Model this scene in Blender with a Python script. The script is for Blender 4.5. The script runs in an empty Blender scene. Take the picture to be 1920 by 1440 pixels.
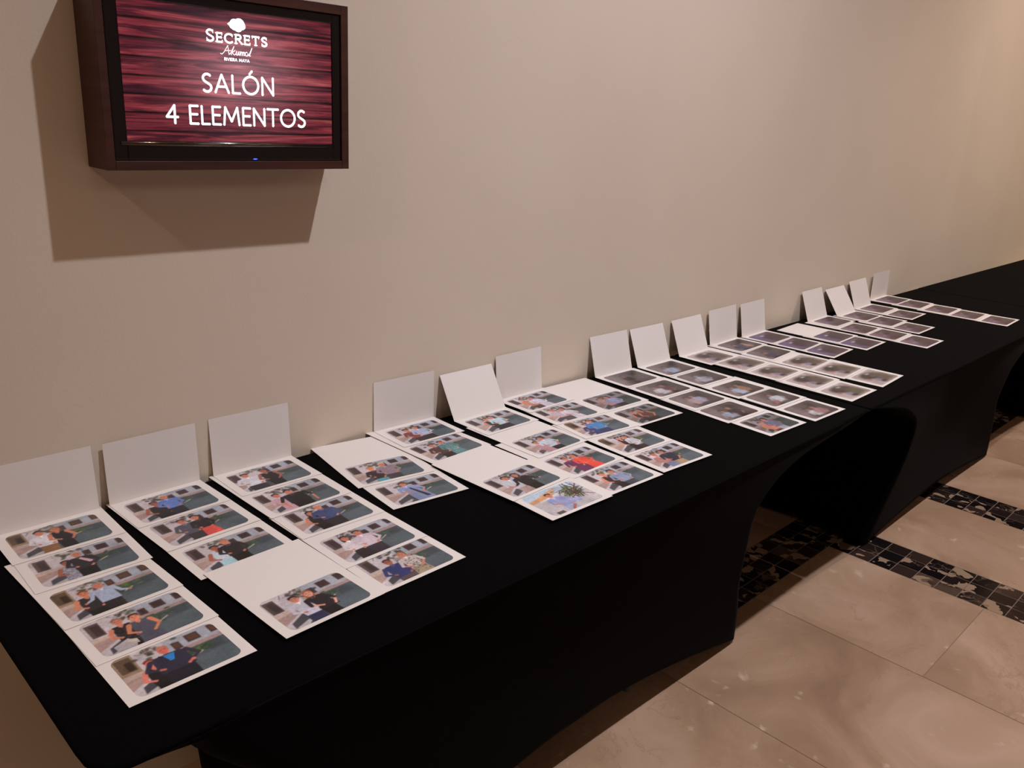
import bpy, bmesh, math, random
import numpy as np
from mathutils import Vector, Matrix

# ------------------------------------------------------------------ camera, world, exposure, lights
scene = bpy.context.scene
C = scene.collection
CAM_H = 1.577
cam_d = bpy.data.cameras.new('camera')
cam_d.sensor_fit = 'HORIZONTAL'; cam_d.sensor_width = 36.0
cam_d.lens = 36.0 * 1581.95 / 1920.0
cam_d.clip_start = 0.02
cam = bpy.data.objects.new('camera', cam_d); C.objects.link(cam)
R_ = Vector((0.7081, -0.70414, 0.05278)); U_ = Vector((0.1806, 0.25286, 0.9505)); F_ = Vector((0.68263, 0.66351, -0.30622))
R_.normalize(); F_.normalize(); U_ = R_.cross(F_).normalized()
m = Matrix((R_, U_, -F_)).transposed().to_4x4(); m.translation = Vector((0, 0, CAM_H))
cam.matrix_world = m
scene.camera = cam
scene.view_settings.view_transform = 'Standard'
scene.view_settings.look = 'None'
scene.view_settings.gamma = 1.0
scene.view_settings.use_curve_mapping = False
scene.view_settings.exposure = 0.0

world = bpy.data.worlds.new('world'); scene.world = world; world.use_nodes = True
bg = world.node_tree.nodes['Background']
bg.inputs[0].default_value = (1.0, 0.82, 0.71, 1); bg.inputs[1].default_value = 0.1

# recessed ceiling downlights: one row 1.5 m in front of the wall, 4 m apart
LIGHTS = [(1.869, 0.12, 4.22, 375, (1.0, 1.0, 1.11)), (-2.17, 0.28, 4.0, 175, (1.0, 0.72, 0.48)),
          (5.95, 0.12, 4.22, 350, (1.0, 0.88, 0.80)), (9.9, 0.12, 4.22, 470, (1.0, 0.80, 0.56))]
for i, (x, y, z, p, c) in enumerate(LIGHTS):
    l = bpy.data.lights.new('downlight_lamp', 'SPOT'); l.energy = p; l.color = c
    l.spot_size = math.radians(130); l.spot_blend = 1.0; l.shadow_soft_size = 0.035
    o = bpy.data.objects.new('downlight_lamp', l); C.objects.link(o); o.location = (x, y, z)
    if i == 0: o.rotation_euler = (0, math.radians(-9), 0)      # this one is aimed a little along the table

# two wide warm fill lights added behind the camera to lift the shadows
for x in (0.5, 7.5):
    l = bpy.data.lights.new('lobby_fill_light', 'AREA'); l.energy = 38; l.color = (1.0, 0.80, 0.66); l.shape = 'SQUARE'; l.size = 2.5
    o = bpy.data.objects.new('lobby_fill_light', l); C.objects.link(o); o.location = (x, -4.6, 4.2)

# ------------------------------------------------------------------ helpers
def new_obj(name, me, mat=None, parent=None):
    o = bpy.data.objects.new(name, me); C.objects.link(o)
    if mat is not None: me.materials.append(mat)
    if parent is not None: o.parent = parent
    return o
def mesh(name, verts, faces):
    me = bpy.data.meshes.new(name); me.from_pydata([tuple(v) for v in verts], [], faces); me.update(); return me
def from_bm(name, bm, mat=None, parent=None, smooth=False):
    me = bpy.data.meshes.new(name)
    bmesh.ops.recalc_face_normals(bm, faces=bm.faces[:]); bm.to_mesh(me); bm.free()
    if smooth:
        for p in me.polygons: p.use_smooth = len(p.vertices) <= 4
    return new_obj(name, me, mat, parent)
def box(bm, x0, x1, y0, y1, z0, z1, bevel=0.0, seg=2):
    r = bmesh.ops.create_cube(bm, size=1.0)
    for v in r['verts']:
        v.co = Vector((x0 + (v.co.x + .5) * (x1 - x0), y0 + (v.co.y + .5) * (y1 - y0), z0 + (v.co.z + .5) * (z1 - z0)))
    if bevel > 0:
        es = set(e for v in r['verts'] for e in v.link_edges)
        bmesh.ops.bevel(bm, geom=list(es), offset=bevel, segments=seg, profile=.5, affect='EDGES')
def cyl(bm, p, q, r, n=16):
    p, q = Vector(p), Vector(q); d = q - p
    mt = Matrix.Translation((p + q) / 2) @ d.to_track_quat('Z', 'Y').to_matrix().to_4x4()
    bmesh.ops.create_cone(bm, cap_ends=True, segments=n, radius1=r, radius2=r, depth=d.length, matrix=mt)
def empty(name, loc, label, cat, group=None, rz=0.0):
    o = bpy.data.objects.new(name, None); C.objects.link(o); o.empty_display_size = .05
    o.location = loc; o.rotation_euler = (0, 0, rz)
    tag(o, label, cat, group); return o
def tag(o, label, cat, group=None):
    o['label'] = label; o['category'] = cat
    if group: o['group'] = group
def struct(o): o['kind'] = 'structure'; return o
def lin(c):
    return tuple(((v / 255.0) / 12.92 if v / 255.0 <= .04045 else ((v / 255.0 + .055) / 1.055) ** 2.4) for v in c)

# ------------------------------------------------------------------ materials
def mat(name, col=(.5, .5, .5), rough=.6, spec=.5, emit=None, estr=0.0):
    m = bpy.data.materials.new(name); m.use_nodes = True
    b = m.node_tree.nodes['Principled BSDF']
    b.inputs['Base Color'].default_value = (*col, 1); b.inputs['Roughness'].default_value = rough
    b.inputs['Specular IOR Level'].default_value = spec
    if emit is not None:
        b.inputs['Emission Color'].default_value = (*emit, 1); b.inputs['Emission Strength'].default_value = estr
    return m, m.node_tree, b
def N(nt, typ, **kw):
    n = nt.nodes.new(typ)
    for k, v in kw.items():
        if k.startswith('i_'): n.inputs[k[2:].replace('_', ' ')].default_value = v
        else: setattr(n, k, v)
    return n
def ramp(nt, stops, interp='LINEAR'):
    n = nt.nodes.new('ShaderNodeValToRGB'); cr = n.color_ramp; cr.interpolation = interp
    while len(cr.elements) < len(stops): cr.elements.new(.5)
    for e, (p, c) in zip(cr.elements, stops): e.position = p; e.color = (*c, 1)
    return n
def bump(nt, b, height, strength, dist):
    n = nt.nodes.new('ShaderNodeBump'); n.inputs['Strength'].default_value = strength; n.inputs['Distance'].default_value = dist
    nt.links.new(height, n.inputs['Height']); nt.links.new(n.outputs[0], b.inputs['Normal'])
def coords(nt, scale=(1, 1, 1)):
    tc = nt.nodes.new('ShaderNodeTexCoord'); mp = nt.nodes.new('ShaderNodeMapping'); mp.inputs['Scale'].default_value = scale
    nt.links.new(tc.outputs['Object'], mp.inputs[0]); return mp.outputs[0]

def wall_material():
    m, nt, b = mat('wall_paint', lin((196, 183, 166)), .85, .3)
    co = coords(nt)
    n = N(nt, 'ShaderNodeTexNoise', i_Scale=1.3, i_Detail=3.0); nt.links.new(co, n.inputs[0])
    r = ramp(nt, [(.3, lin((219, 203, 185))), (.7, lin((225, 210, 191)))]); nt.links.new(n.outputs[0], r.inputs[0])
    nt.links.new(r.outputs[0], b.inputs['Base Color'])
    n2 = N(nt, 'ShaderNodeTexNoise', i_Scale=160.0, i_Detail=4.0); nt.links.new(co, n2.inputs[0])
    bump(nt, b, n2.outputs[0], .12, .002)
    return m
def marble_material():
    m, nt, b = mat('beige_marble', (.5, .4, .3), .22, .4)
    geo = N(nt, 'ShaderNodeNewGeometry')
    tc = N(nt, 'ShaderNodeTexCoord')
    add = N(nt, 'ShaderNodeVectorMath', operation='ADD'); nt.links.new(tc.outputs['Object'], add.inputs[0])
    mul = N(nt, 'ShaderNodeMath', operation='MULTIPLY'); mul.inputs[1].default_value = 37.0
    nt.links.new(geo.outputs['Random Per Island'], mul.inputs[0]); nt.links.new(mul.outputs[0], add.inputs[1])
    n = N(nt, 'ShaderNodeTexNoise', i_Scale=2.6, i_Detail=8.0, i_Roughness=.62, i_Distortion=.8); nt.links.new(add.outputs[0], n.inputs[0])
    r = ramp(nt, [(.3, lin((148, 118, 96))), (.5, lin((164, 134, 110))), (.72, lin((182, 152, 130)))]); nt.links.new(n.outputs[0], r.inputs[0])
    # pale blotches
    v = N(nt, 'ShaderNodeTexNoise', i_Scale=14.0, i_Detail=3.0, i_Distortion=.3); nt.links.new(add.outputs[0], v.inputs[0])
    vr = ramp(nt, [(.66, (0, 0, 0)), (.76, (1, 1, 1))]); nt.links.new(v.outputs[0], vr.inputs[0])
    mx = N(nt, 'ShaderNodeMix', data_type='RGBA'); nt.links.new(vr.outputs[0], mx.inputs[0]); nt.links.new(r.outputs[0], mx.inputs[6]); mx.inputs[7].default_value = (*lin((196, 172, 150)), 1)
    # thin veins
    w = N(nt, 'ShaderNodeTexNoise', i_Scale=3.4, i_Detail=9.0, i_Roughness=.7, i_Distortion=1.5); nt.links.new(add.outputs[0], w.inputs[0])
    sb = N(nt, 'ShaderNodeMath', operation='SUBTRACT'); sb.inputs[1].default_value = .5; nt.links.new(w.outputs[0], sb.inputs[0])
    ab = N(nt, 'ShaderNodeMath', operation='ABSOLUTE'); nt.links.new(sb.outputs[0], ab.inputs[0])
    wr = ramp(nt, [(0.0, (.55, .55, .55)), (.007, (0, 0, 0))]); nt.links.new(ab.outputs[0], wr.inputs[0])
    n5 = N(nt, 'ShaderNodeTexNoise', i_Scale=2.1, i_Detail=2.0); nt.links.new(add.outputs[0], n5.inputs[0])
    r5 = ramp(nt, [(.52, (0, 0, 0)), (.64, (1, 1, 1))]); nt.links.new(n5.outputs[0], r5.inputs[0])
    mm = N(nt, 'ShaderNodeMath', operation='MULTIPLY'); nt.links.new(wr.outputs[0], mm.inputs[0]); nt.links.new(r5.outputs[0], mm.inputs[1])
    mx2 = N(nt, 'ShaderNodeMix', data_type='RGBA'); nt.links.new(mm.outputs[0], mx2.inputs[0]); nt.links.new(mx.outputs[2], mx2.inputs[6]); mx2.inputs[7].default_value = (*lin((112, 84, 62)), 1)
    nt.links.new(mx2.outputs[2], b.inputs['Base Color'])
    rr = ramp(nt, [(.3, (.2, .2, .2)), (.7, (.34, .34, .34))]); nt.links.new(n.outputs[0], rr.inputs[0]); nt.links.new(rr.outputs[0], b.inputs['Roughness'])
    return m
def mosaic_material():
    m, nt, b = mat('dark_mosaic_marble', (.03, .02, .02), .18, .5)
    geo = N(nt, 'ShaderNodeNewGeometry'); tc = N(nt, 'ShaderNodeTexCoord')
    add = N(nt, 'ShaderNodeVectorMath', operation='ADD'); nt.links.new(tc.outputs['Object'], add.inputs[0])
    mul = N(nt, 'ShaderNodeMath', operation='MULTIPLY'); mul.inputs[1].default_value = 91.0
    nt.links.new(geo.outputs['Random Per Island'], mul.inputs[0]); nt.links.new(mul.outputs[0], add.inputs[1])
    n = N(nt, 'ShaderNodeTexVoronoi', feature='DISTANCE_TO_EDGE', i_Scale=16.0)
    ns = N(nt, 'ShaderNodeTexNoise', i_Scale=12.0, i_Detail=3.0); nt.links.new(add.outputs[0], ns.inputs[0])
    sc = N(nt, 'ShaderNodeVectorMath', operation='SCALE'); sc.inputs['Scale'].default_value = .12; nt.links.new(ns.outputs['Color'], sc.inputs[0])
    ad2 = N(nt, 'ShaderNodeVectorMath', operation='ADD'); nt.links.new(add.outputs[0], ad2.inputs[0]); nt.links.new(sc.outputs[0], ad2.inputs[1])
    nt.links.new(ad2.outputs[0], n.inputs['Vector'])
    n4 = N(nt, 'ShaderNodeTexNoise', i_Scale=9.0, i_Detail=2.0); nt.links.new(add.outputs[0], n4.inputs[0])
    r4 = ramp(nt, [(.5, (0, 0, 0)), (.66, (.8, .8, .8))]); nt.links.new(n4.outputs[0], r4.inputs[0])
    r = ramp(nt, [(0.0, lin((120, 100, 82))), (.02, lin((88, 70, 58))), (.05, lin((34, 26, 25)))]); nt.links.new(n.outputs['Distance'], r.inputs[0])
    base = ramp(nt, [(0.0, lin((20, 15, 16))), (.45, lin((34, 25, 24))), (.8, lin((52, 38, 34))), (.93, lin((84, 66, 54)))], 'CONSTANT')
    nt.links.new(geo.outputs['Random Per Island'], base.inputs[0])
    mx = N(nt, 'ShaderNodeMix', data_type='RGBA'); nt.links.new(r4.outputs[0], mx.inputs[0]); nt.links.new(base.outputs[0], mx.inputs[6]); nt.links.new(r.outputs[0], mx.inputs[7])
    # pale shards
    n6 = N(nt, 'ShaderNodeTexVoronoi', i_Scale=24.0); nt.links.new(ad2.outputs[0], n6.inputs['Vector'])
    r6 = ramp(nt, [(.0, (0, 0, 0)), (.86, (0, 0, 0)), (.88, (1, 1, 1))]); sp = N(nt, 'ShaderNodeSeparateColor'); nt.links.new(n6.outputs['Color'], sp.inputs[0]); nt.links.new(sp.outputs[0], r6.inputs[0])
    mx3 = N(nt, 'ShaderNodeMix', data_type='RGBA'); nt.links.new(r6.outputs[0], mx3.inputs[0]); nt.links.new(mx.outputs[2], mx3.inputs[6]); mx3.inputs[7].default_value = (*lin((150, 126, 104)), 1)
    nt.links.new(mx3.outputs[2], b.inputs['Base Color'])
    return m
def cloth_material():
    m, nt, b = mat('black_stretch_cloth', lin((3, 2, 3)), .9, .04)
    b.inputs['Sheen Weight'].default_value = .016; b.inputs['Sheen Roughness'].default_value = .4
    co = coords(nt, (1, 1, 1))
    w = N(nt, 'ShaderNodeTexNoise', i_Scale=900.0, i_Detail=2.0); nt.links.new(co, w.inputs[0])
    bump(nt, b, w.outputs[0], .25, .0008)
    return m
def wood_material():
    m, nt, b = mat('dark_walnut_box', (.05, .02, .015), .45, .4)
    co = coords(nt, (3, 3, 40))
    n = N(nt, 'ShaderNodeTexNoise', i_Scale=2.0, i_Detail=6.0, i_Distortion=.5); nt.links.new(co, n.inputs[0])
    r = ramp(nt, [(.3, lin((58, 32, 26))), (.7, lin((78, 44, 36)))]); nt.links.new(n.outputs[0], r.inputs[0]); nt.links.new(r.outputs[0], b.inputs['Base Color'])
    return m
M_wall = wall_material(); M_marble = marble_material(); M_mosaic = mosaic_material(); M_cloth = cloth_material(); M_wood = wood_material()
M_grout = mat('grout', lin((126, 104, 84)), .9)[0]
M_mgrout = mat('mosaic_grout', lin((112, 94, 80)), .9)[0]
M_ceil = mat('ceiling_paint', lin((225, 215, 200)), .9)[0]
M_paper = mat('card_stock', lin((232, 225, 219)), .55, .35)[0]
M_bezel = mat('gloss_black_plastic', (.006, .006, .008), .12, .6)[0]
M_chrome = mat('downlight_rim', (.7, .7, .68), .3)[0]
M_steel = mat('folding_leg_steel', (.12, .12, .13), .4)[0]
M_tabletop = mat('table_board', (.32, .29, .25), .6)[0]
M_white = mat('screen_lettering', (.8, .8, .8), .5, .3, (1.0, .97, 1.0), 1.35)[0]
M_led = mat('blue_power_light', (.0, .0, .1), .4, .3, (.05, .12, 1.0), 2.2)[0]
M_lampface = mat('lit_lamp_face', (1, 1, 1), .4, .3, (1.0, .8, .62), 6.0)[0]
# photographic print: colour comes from the printed picture
def print_material():
    m, nt, b = mat('photo_print', (.5, .5, .5), .42, .4)
    a = N(nt, 'ShaderNodeVertexColor'); a.layer_name = 'Col'; nt.links.new(a.outputs[0], b.inputs['Base Color']); return m
M_print = print_material()

# ------------------------------------------------------------------ room
WY = 1.713; STEP_X = 5.36; CEIL = 4.25
bm = bmesh.new()
box(bm, -7, STEP_X, WY, WY + .25, 0, CEIL)
struct(from_bm('wall_back', bm, M_wall))
bm = bmesh.new()
box(bm, STEP_X, 15, WY + .085, WY + .25, 0, CEIL)
struct(from_bm('wall_back_far', bm, M_wall))
bm = bmesh.new(); box(bm, -7, 15, -9, WY + .25, CEIL, CEIL + .1); struct(from_bm('ceiling', bm, M_ceil))
bm = bmesh.new(); box(bm, 15, 15.2, -9, WY + .25, 0, CEIL); struct(from_bm('wall_right', bm, M_wall))
bm = bmesh.new(); box(bm, -7.2, -7, -9, WY + .25, 0, CEIL); struct(from_bm('wall_left', bm, M_wall))
bm = bmesh.new(); box(bm, -7, 15, -9.2, -9, 0, CEIL); struct(from_bm('wall_front', bm, M_wall))

def build_floor():
    V, Fc, mi = [], [], []
    def quad(x0, x1, y0, y1, z, k):
        n = len(V); V.extend([(x0, y0, z), (x1, y0, z), (x1, y1, z), (x0, y1, z)]); Fc.append((n, n + 1, n + 2, n + 3)); mi.append(k)
    def marble(x0, x1, y0, y1, g=.0011): quad(x0 + g, x1 - g, y0 + g, y1 - g, 0, 1)
    def strip(x0, x1, y0, y1, nx, ny, g=.0016):
        quad(x0, x1, y0, y1, -.0005, 3)
        dx, dy = (x1 - x0) / nx, (y1 - y0) / ny
        for i in range(nx):
            for j in range(ny):
                quad(x0 + i * dx + g, x0 + (i + 1) * dx - g, y0 + j * dy + g, y0 + (j + 1) * dy - g, 0, 2)
    quad(-7, 15, -9, 1.96, -.001, 0)
    Y1, Y2 = 1.178, 1.378
    strip(-7, 15, Y1, Y2, 275, 3)
    S1, S2 = (3.072, 3.308), (3.878, 4.115)
    for a, b_ in (S1, S2): strip(a, b_, -9, Y1, 3, 127)
    # slabs against the wall
    x = -7.0
    while x < 15: marble(x, min(x + .59, 15), Y2, 1.96); x += .59
    # slab between the strips
    y = Y1
    while y > -9: marble(S1[1], S2[0], max(y - 1.17, -9), y); y -= 1.17
    # left field
    xs = [S1[0], 2.493, 1.895]
    while xs[-1] > -7: xs.append(max(xs[-1] - .595, -7))
    for i in range(len(xs) - 1):
        y = Y1; first = True
        off = (.576, 1.19, .9, 1.19)[i % 4] if i < 4 else (.6 + (i % 3) * .3)
        while y > -9:
            d = off if first else 1.19; first = False
            marble(xs[i + 1], xs[i], max(y - d, -9), y); y -= d
    x = S2[1]; k = 0
    while x < 15:
        y = Y1; d = 1.19
        while y > -9: marble(x, min(x + .595, 15), max(y - d, -9), y); y -= d
        x += .595; k += 1
    me = mesh('floor', V, Fc)
    for mm_ in (M_grout, M_marble, M_mosaic, M_mgrout): me.materials.append(mm_)
    me.polygons.foreach_set('material_index', mi); me.update()
    struct(new_obj('floor', me))
build_floor()

# ------------------------------------------------------------------ ceiling downlights (fixtures)
for (x, y, z, p, c), where in zip(LIGHTS, ('over the table middle', 'left of the screen', 'over the far table', 'farthest right')):
    t = empty('downlight', (x, y, CEIL), 'round recessed ceiling downlight %s' % where, 'ceiling light', 'downlights in the ceiling row')
    bm = bmesh.new()
    r0, r1 = .055, .08; n = 32; vs = []
    for rr, zz in ((r0, -.002), (r1, -.008), (r1, 0.0)):
        vs.append([bm.verts.new((rr * math.cos(a * 2 * math.pi / n), rr * math.sin(a * 2 * math.pi / n), zz)) for a in range(n)])
    for a in range(n):
        for k in range(2): bm.faces.new((vs[k][a], vs[k][(a + 1) % n], vs[k + 1][(a + 1) % n], vs[k + 1][a]))
    from_bm('rim', bm, M_chrome, t, True)
    bm = bmesh.new(); bmesh.ops.create_circle(bm, cap_ends=True, segments=32, radius=r0, matrix=Matrix.Translation((0, 0, -.003)))
    from_bm('lamp_face', bm, M_lampface, t)

# ------------------------------------------------------------------ covered tables
TOP = .747
def sm(a): return a * a * (3 - 2 * a)
def interp(p, tab):
    n = len(tab); X = [t[0] for t in tab]; Y = [t[1] for t in tab]
    if p >= X[-1]: return Y[-1]
    D = [0.0] * n                           # finite-difference slopes, monotone pieces kept
    for i in range(1, n - 1):
        a = (Y[i] - Y[i - 1]) / (X[i] - X[i - 1]); b_ = (Y[i + 1] - Y[i]) / (X[i + 1] - X[i])
        D[i] = 0.0 if a * b_ <= 0 else 2 * a * b_ / (a + b_)
    D[0] = (Y[1] - Y[0]) / (X[1] - X[0]); D[-1] = (Y[-1] - Y[-2]) / (X[-1] - X[-2])
    for i in range(n - 1):
        if p <= X[i + 1]:
            w = X[i + 1] - X[i]; t = (p - X[i]) / w
            return (2*t**3 - 3*t*t + 1) * Y[i] + (t**3 - 2*t*t + t) * w * D[i] + (-2*t**3 + 3*t*t) * Y[i + 1] + (t**3 - t*t) * w * D[i + 1]
# inset of the stretched cloth from the table end, against the depth below the top (both metres)
def prof(tab): return lambda d: interp(d, tab)
def cover(x0, x1, yf, yb, pl, pr, label, foot_l, foot_r, yfoot=(1.085, 1.60), arch_f=.15, arch_e=.03, rcl=.010):
    Lv = 26; NX, NY = 56, 20
    # loop of parameters: (side, s)
    def pt(side, s, t):
        # hem height in this place: feet on the floor, hem arched between
        if side in ('f', 'b'): hem = arch_f * (1 - abs(2 * s - 1) ** 1.8) * (1 if side == 'f' else .6)
        else: hem = arch_e * (1 - abs(2 * s - 1) ** 2)
        d = t * (TOP - .004 - hem)
        il, ir = pl(d), pr(d)
        xl, xr = x0 + il, x1 - ir
        q = min(1, max(0, d / TOP))
        fy = yf + (yfoot[0] - yf) * q ** 1.1
        by = yb + (yfoot[1] - yb) * q
        z = TOP - d
        bow = .02 * math.sin(math.pi * q)
        if side == 'f': x, y = xl + (xr - xl) * s, fy + bow * 4 * s * (1 - s)
        elif side == 'r': x, y = xr - .03 * math.sin(math.pi * q) * 4 * s * (1 - s), fy + (by - fy) * s
        elif side == 'b': x, y = xr - (xr - xl) * s, by
        else: x, y = xl + .03 * math.sin(math.pi * q) * 4 * s * (1 - s), by - (by - fy) * s
        # round the vertical corners
        r = (rcl if x < (xl + xr) / 2 else .010) + .03 * q
        cx = min(max(x, xl + r), xr - r); cy = min(max(y, fy + r), by - r)
        dx, dy = x - cx, y - cy; L = math.hypot(dx, dy)
        if L > r and abs(dx) > 1e-9 and abs(dy) > 1e-9: x, y = cx + dx / L * r, cy + dy / L * r
        return (x, y, z)
    def dens(n):   # denser near ends
        return [.5 - .5 * math.cos(math.pi * i / n) for i in range(n)]
    loop = [('f', s) for s in dens(NX)] + [('r', s) for s in dens(NY)] + [('b', s) for s in dens(NX)] + [('l', s) for s in dens(NY)]
    ts = [0, .004, .012, .024, .04, .06, .085, .115, .15, .19, .23, .28, .33, .38, .43, .49, .55, .61, .67, .73, .79, .85, .9, .94, .975, 1.0]
    V, Fc = [], []
    n = len(loop)
    # top: inset ring, slightly rounded edge
    for (side, s) in loop:
        x, y, z = pt(side, s, 0)
        mx_, my_ = (x0 + x1) / 2, (yf + yb) / 2; ddx, ddy = x - mx_, y - my_
        V.append((x - math.copysign(min(.006, abs(ddx)), ddx) * min(1, abs(ddx) / ((x1 - x0) / 2 - .06)) ** 8, y - math.copysign(min(.006, abs(ddy)), ddy) * min(1, abs(ddy) / ((yb - yf) / 2 - .06)) ** 8, TOP))
    for t in ts:
        for (side, s) in loop:
            x, y, z = pt(side, s, t)
            if t == 0: z = TOP - .003
            V.append((x, y, z))
    for k in range(len(ts)):
        for i in range(n):
            j = (i + 1) % n
            Fc.append((k * n + j, k * n + i, (k + 1) * n + i, (k + 1) * n + j))
    Fc.append(tuple(range(n)))
    o = new_obj('stretch_cover', mesh('stretch_cover', V, Fc), M_cloth)
    for p in o.data.polygons: p.use_smooth = len(p.vertices) == 4
    so = o.modifiers.new('thick', 'SOLIDIFY'); so.thickness = .0012; so.offset = -1
    return o
pR1 = prof([(0, 0), (.02, .14), (.045, .40), (.11, .56), (.18, .60), (.30, .57), (.45, .52), (.6, .44), (.75, .37)])
pL1 = prof([(0, 0), (.006, .03), (.012, .08), (.020, .110), (.045, .135), (.075, .155), (.13, .20), (.25, .30), (.45, .37), (.75, .40)])
pR2 = prof([(0, 0), (.02, .14), (.05, .42), (.10, .64), (.19, .72), (.31, .70), (.45, .57), (.6, .42), (.75, .28)])
pL2 = prof([(0, 0), (.02, .10), (.08, .35), (.2, .55), (.4, .60), (.75, .56)])
TBL = [(.262, 2.60), (2.602, 5.01), (5.012, 7.42)]
def table(x0, x1, label, cv):
    cx, cy = (x0 + x1) / 2, 1.32
    t = empty('banquet_table', (cx, cy, 0), label, 'table', 'banquet tables under black stretch covers')
    cv.parent = t; cv.location = (-cx, -cy, 0)
    bm = bmesh.new(); box(bm, x0 + .035 - cx, x1 - .035 - cx, .985 - cy, 1.66 - cy, TOP - .024, TOP - .006, .001); from_bm('tabletop', bm, M_tabletop, t)
    for lx, ly in ((x0 + .85, 1.17), (x0 + .85, 1.50), (x1 - .85, 1.17), (x1 - .85, 1.50)):
        bm = bmesh.new(); cyl(bm, (lx - cx, ly - cy, 0.0), (lx - cx, ly - cy, TOP - .024), .014, 12); from_bm('leg', bm, M_steel, t, False)
cover_args = [(*TBL[0], .945, 1.697, pL1, pR1, 'nearest banquet table in a black stretch cover, holding the first ten folder columns', 0, 0),
              (*TBL[1], .945, 1.697, pL2, pR2, 'middle banquet table in a black stretch cover, its pinched foot beside the marble strips', 0, 0),
              (*TBL[2], .965, 1.70, pL2, pR2, 'far banquet table in a black stretch cover, empty and cut by the right picture edge', 0, 0)]
for i, ca in enumerate(cover_args):
    table(*TBL[i], ca[6], cover(*ca, arch_f=(.15, .07, .07)[i], rcl=(.055, .010, .010)[i]))

# ------------------------------------------------------------------ framed wall screen
BX0, BX1, BZ0, BZ1, BYF = .5919, 1.1088, 1.4383, 1.7698, 1.6190
IX0, IX1, IZ0, IZ1 = .6068, 1.0913, 1.4553, 1.7513
SX0, SX1, SZ0, SZ1 = .6340, 1.0686, 1.4913, 1.7310
scr = empty('wall_display', ((BX0 + BX1) / 2, WY, BZ0), 'lit screen in a deep dark wooden box on the wall, reading SALÓN 4 ELEMENTOS', 'screen')
def rel(bm):
    bmesh.ops.translate(bm, verts=bm.verts[:], vec=(-(BX0 + BX1) / 2, -WY, -BZ0)); return bm
bm = bmesh.new()
box(bm, BX0, IX0, BYF, WY - .0005, BZ0, BZ1, .0008); box(bm, IX1, BX1, BYF, WY - .0005, BZ0, BZ1, .0008)
box(bm, IX0, IX1, BYF, WY - .0005, BZ0, IZ0, .0008); box(bm, IX0, IX1, BYF, WY - .0005, IZ1, BZ1, .0008)
box(bm, IX0, IX1, WY - .02, WY - .0005, IZ0, IZ1)
from_bm('wooden_box', rel(bm), M_wood, scr)
YB = BYF + .003
bm = bmesh.new()
box(bm, IX0 + .0005, SX0 - .001, YB, YB + .03, IZ0 + .0005, IZ1 - .0005, .003, 3); box(bm, SX1 + .001, IX1 - .0005, YB, YB + .03, IZ0 + .0005, IZ1 - .0005, .003, 3)
box(bm, SX0 - .003, SX1 + .003, YB, YB + .03, SZ1 + .001, IZ1 - .0005, .003, 3); box(bm, SX0 - .003, SX1 + .003, YB, YB + .03, IZ0 + .0005, SZ0 - .004, .003, 3)
from_bm('bezel', rel(bm), M_bezel, scr, False)
# glossy rounded lip under the picture, which catches the ceiling lamps
bm = bmesh.new(); cyl(bm, (SX0 - .014, YB + .0030, SZ0 - .0052), (SX1 + .004, YB + .0030, SZ0 - .0052), .0050, 96)
lipm = mat('polished_black_lip', (.004, .004, .006), .15, 1.0); lipm[2].inputs['IOR'].default_value = 2.0
from_bm('bezel_lip', rel(bm), lipm[0], scr, True)
bm = bmesh.new(); bmesh.ops.create_uvsphere(bm, u_segments=16, v_segments=8, radius=1.0, matrix=Matrix.Translation((.8845, YB, IZ0 + .0035)) @ Matrix.Diagonal((.0050, .0012, .0012, 1)))
from_bm('power_light', rel(bm), M_led, scr, True)

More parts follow.
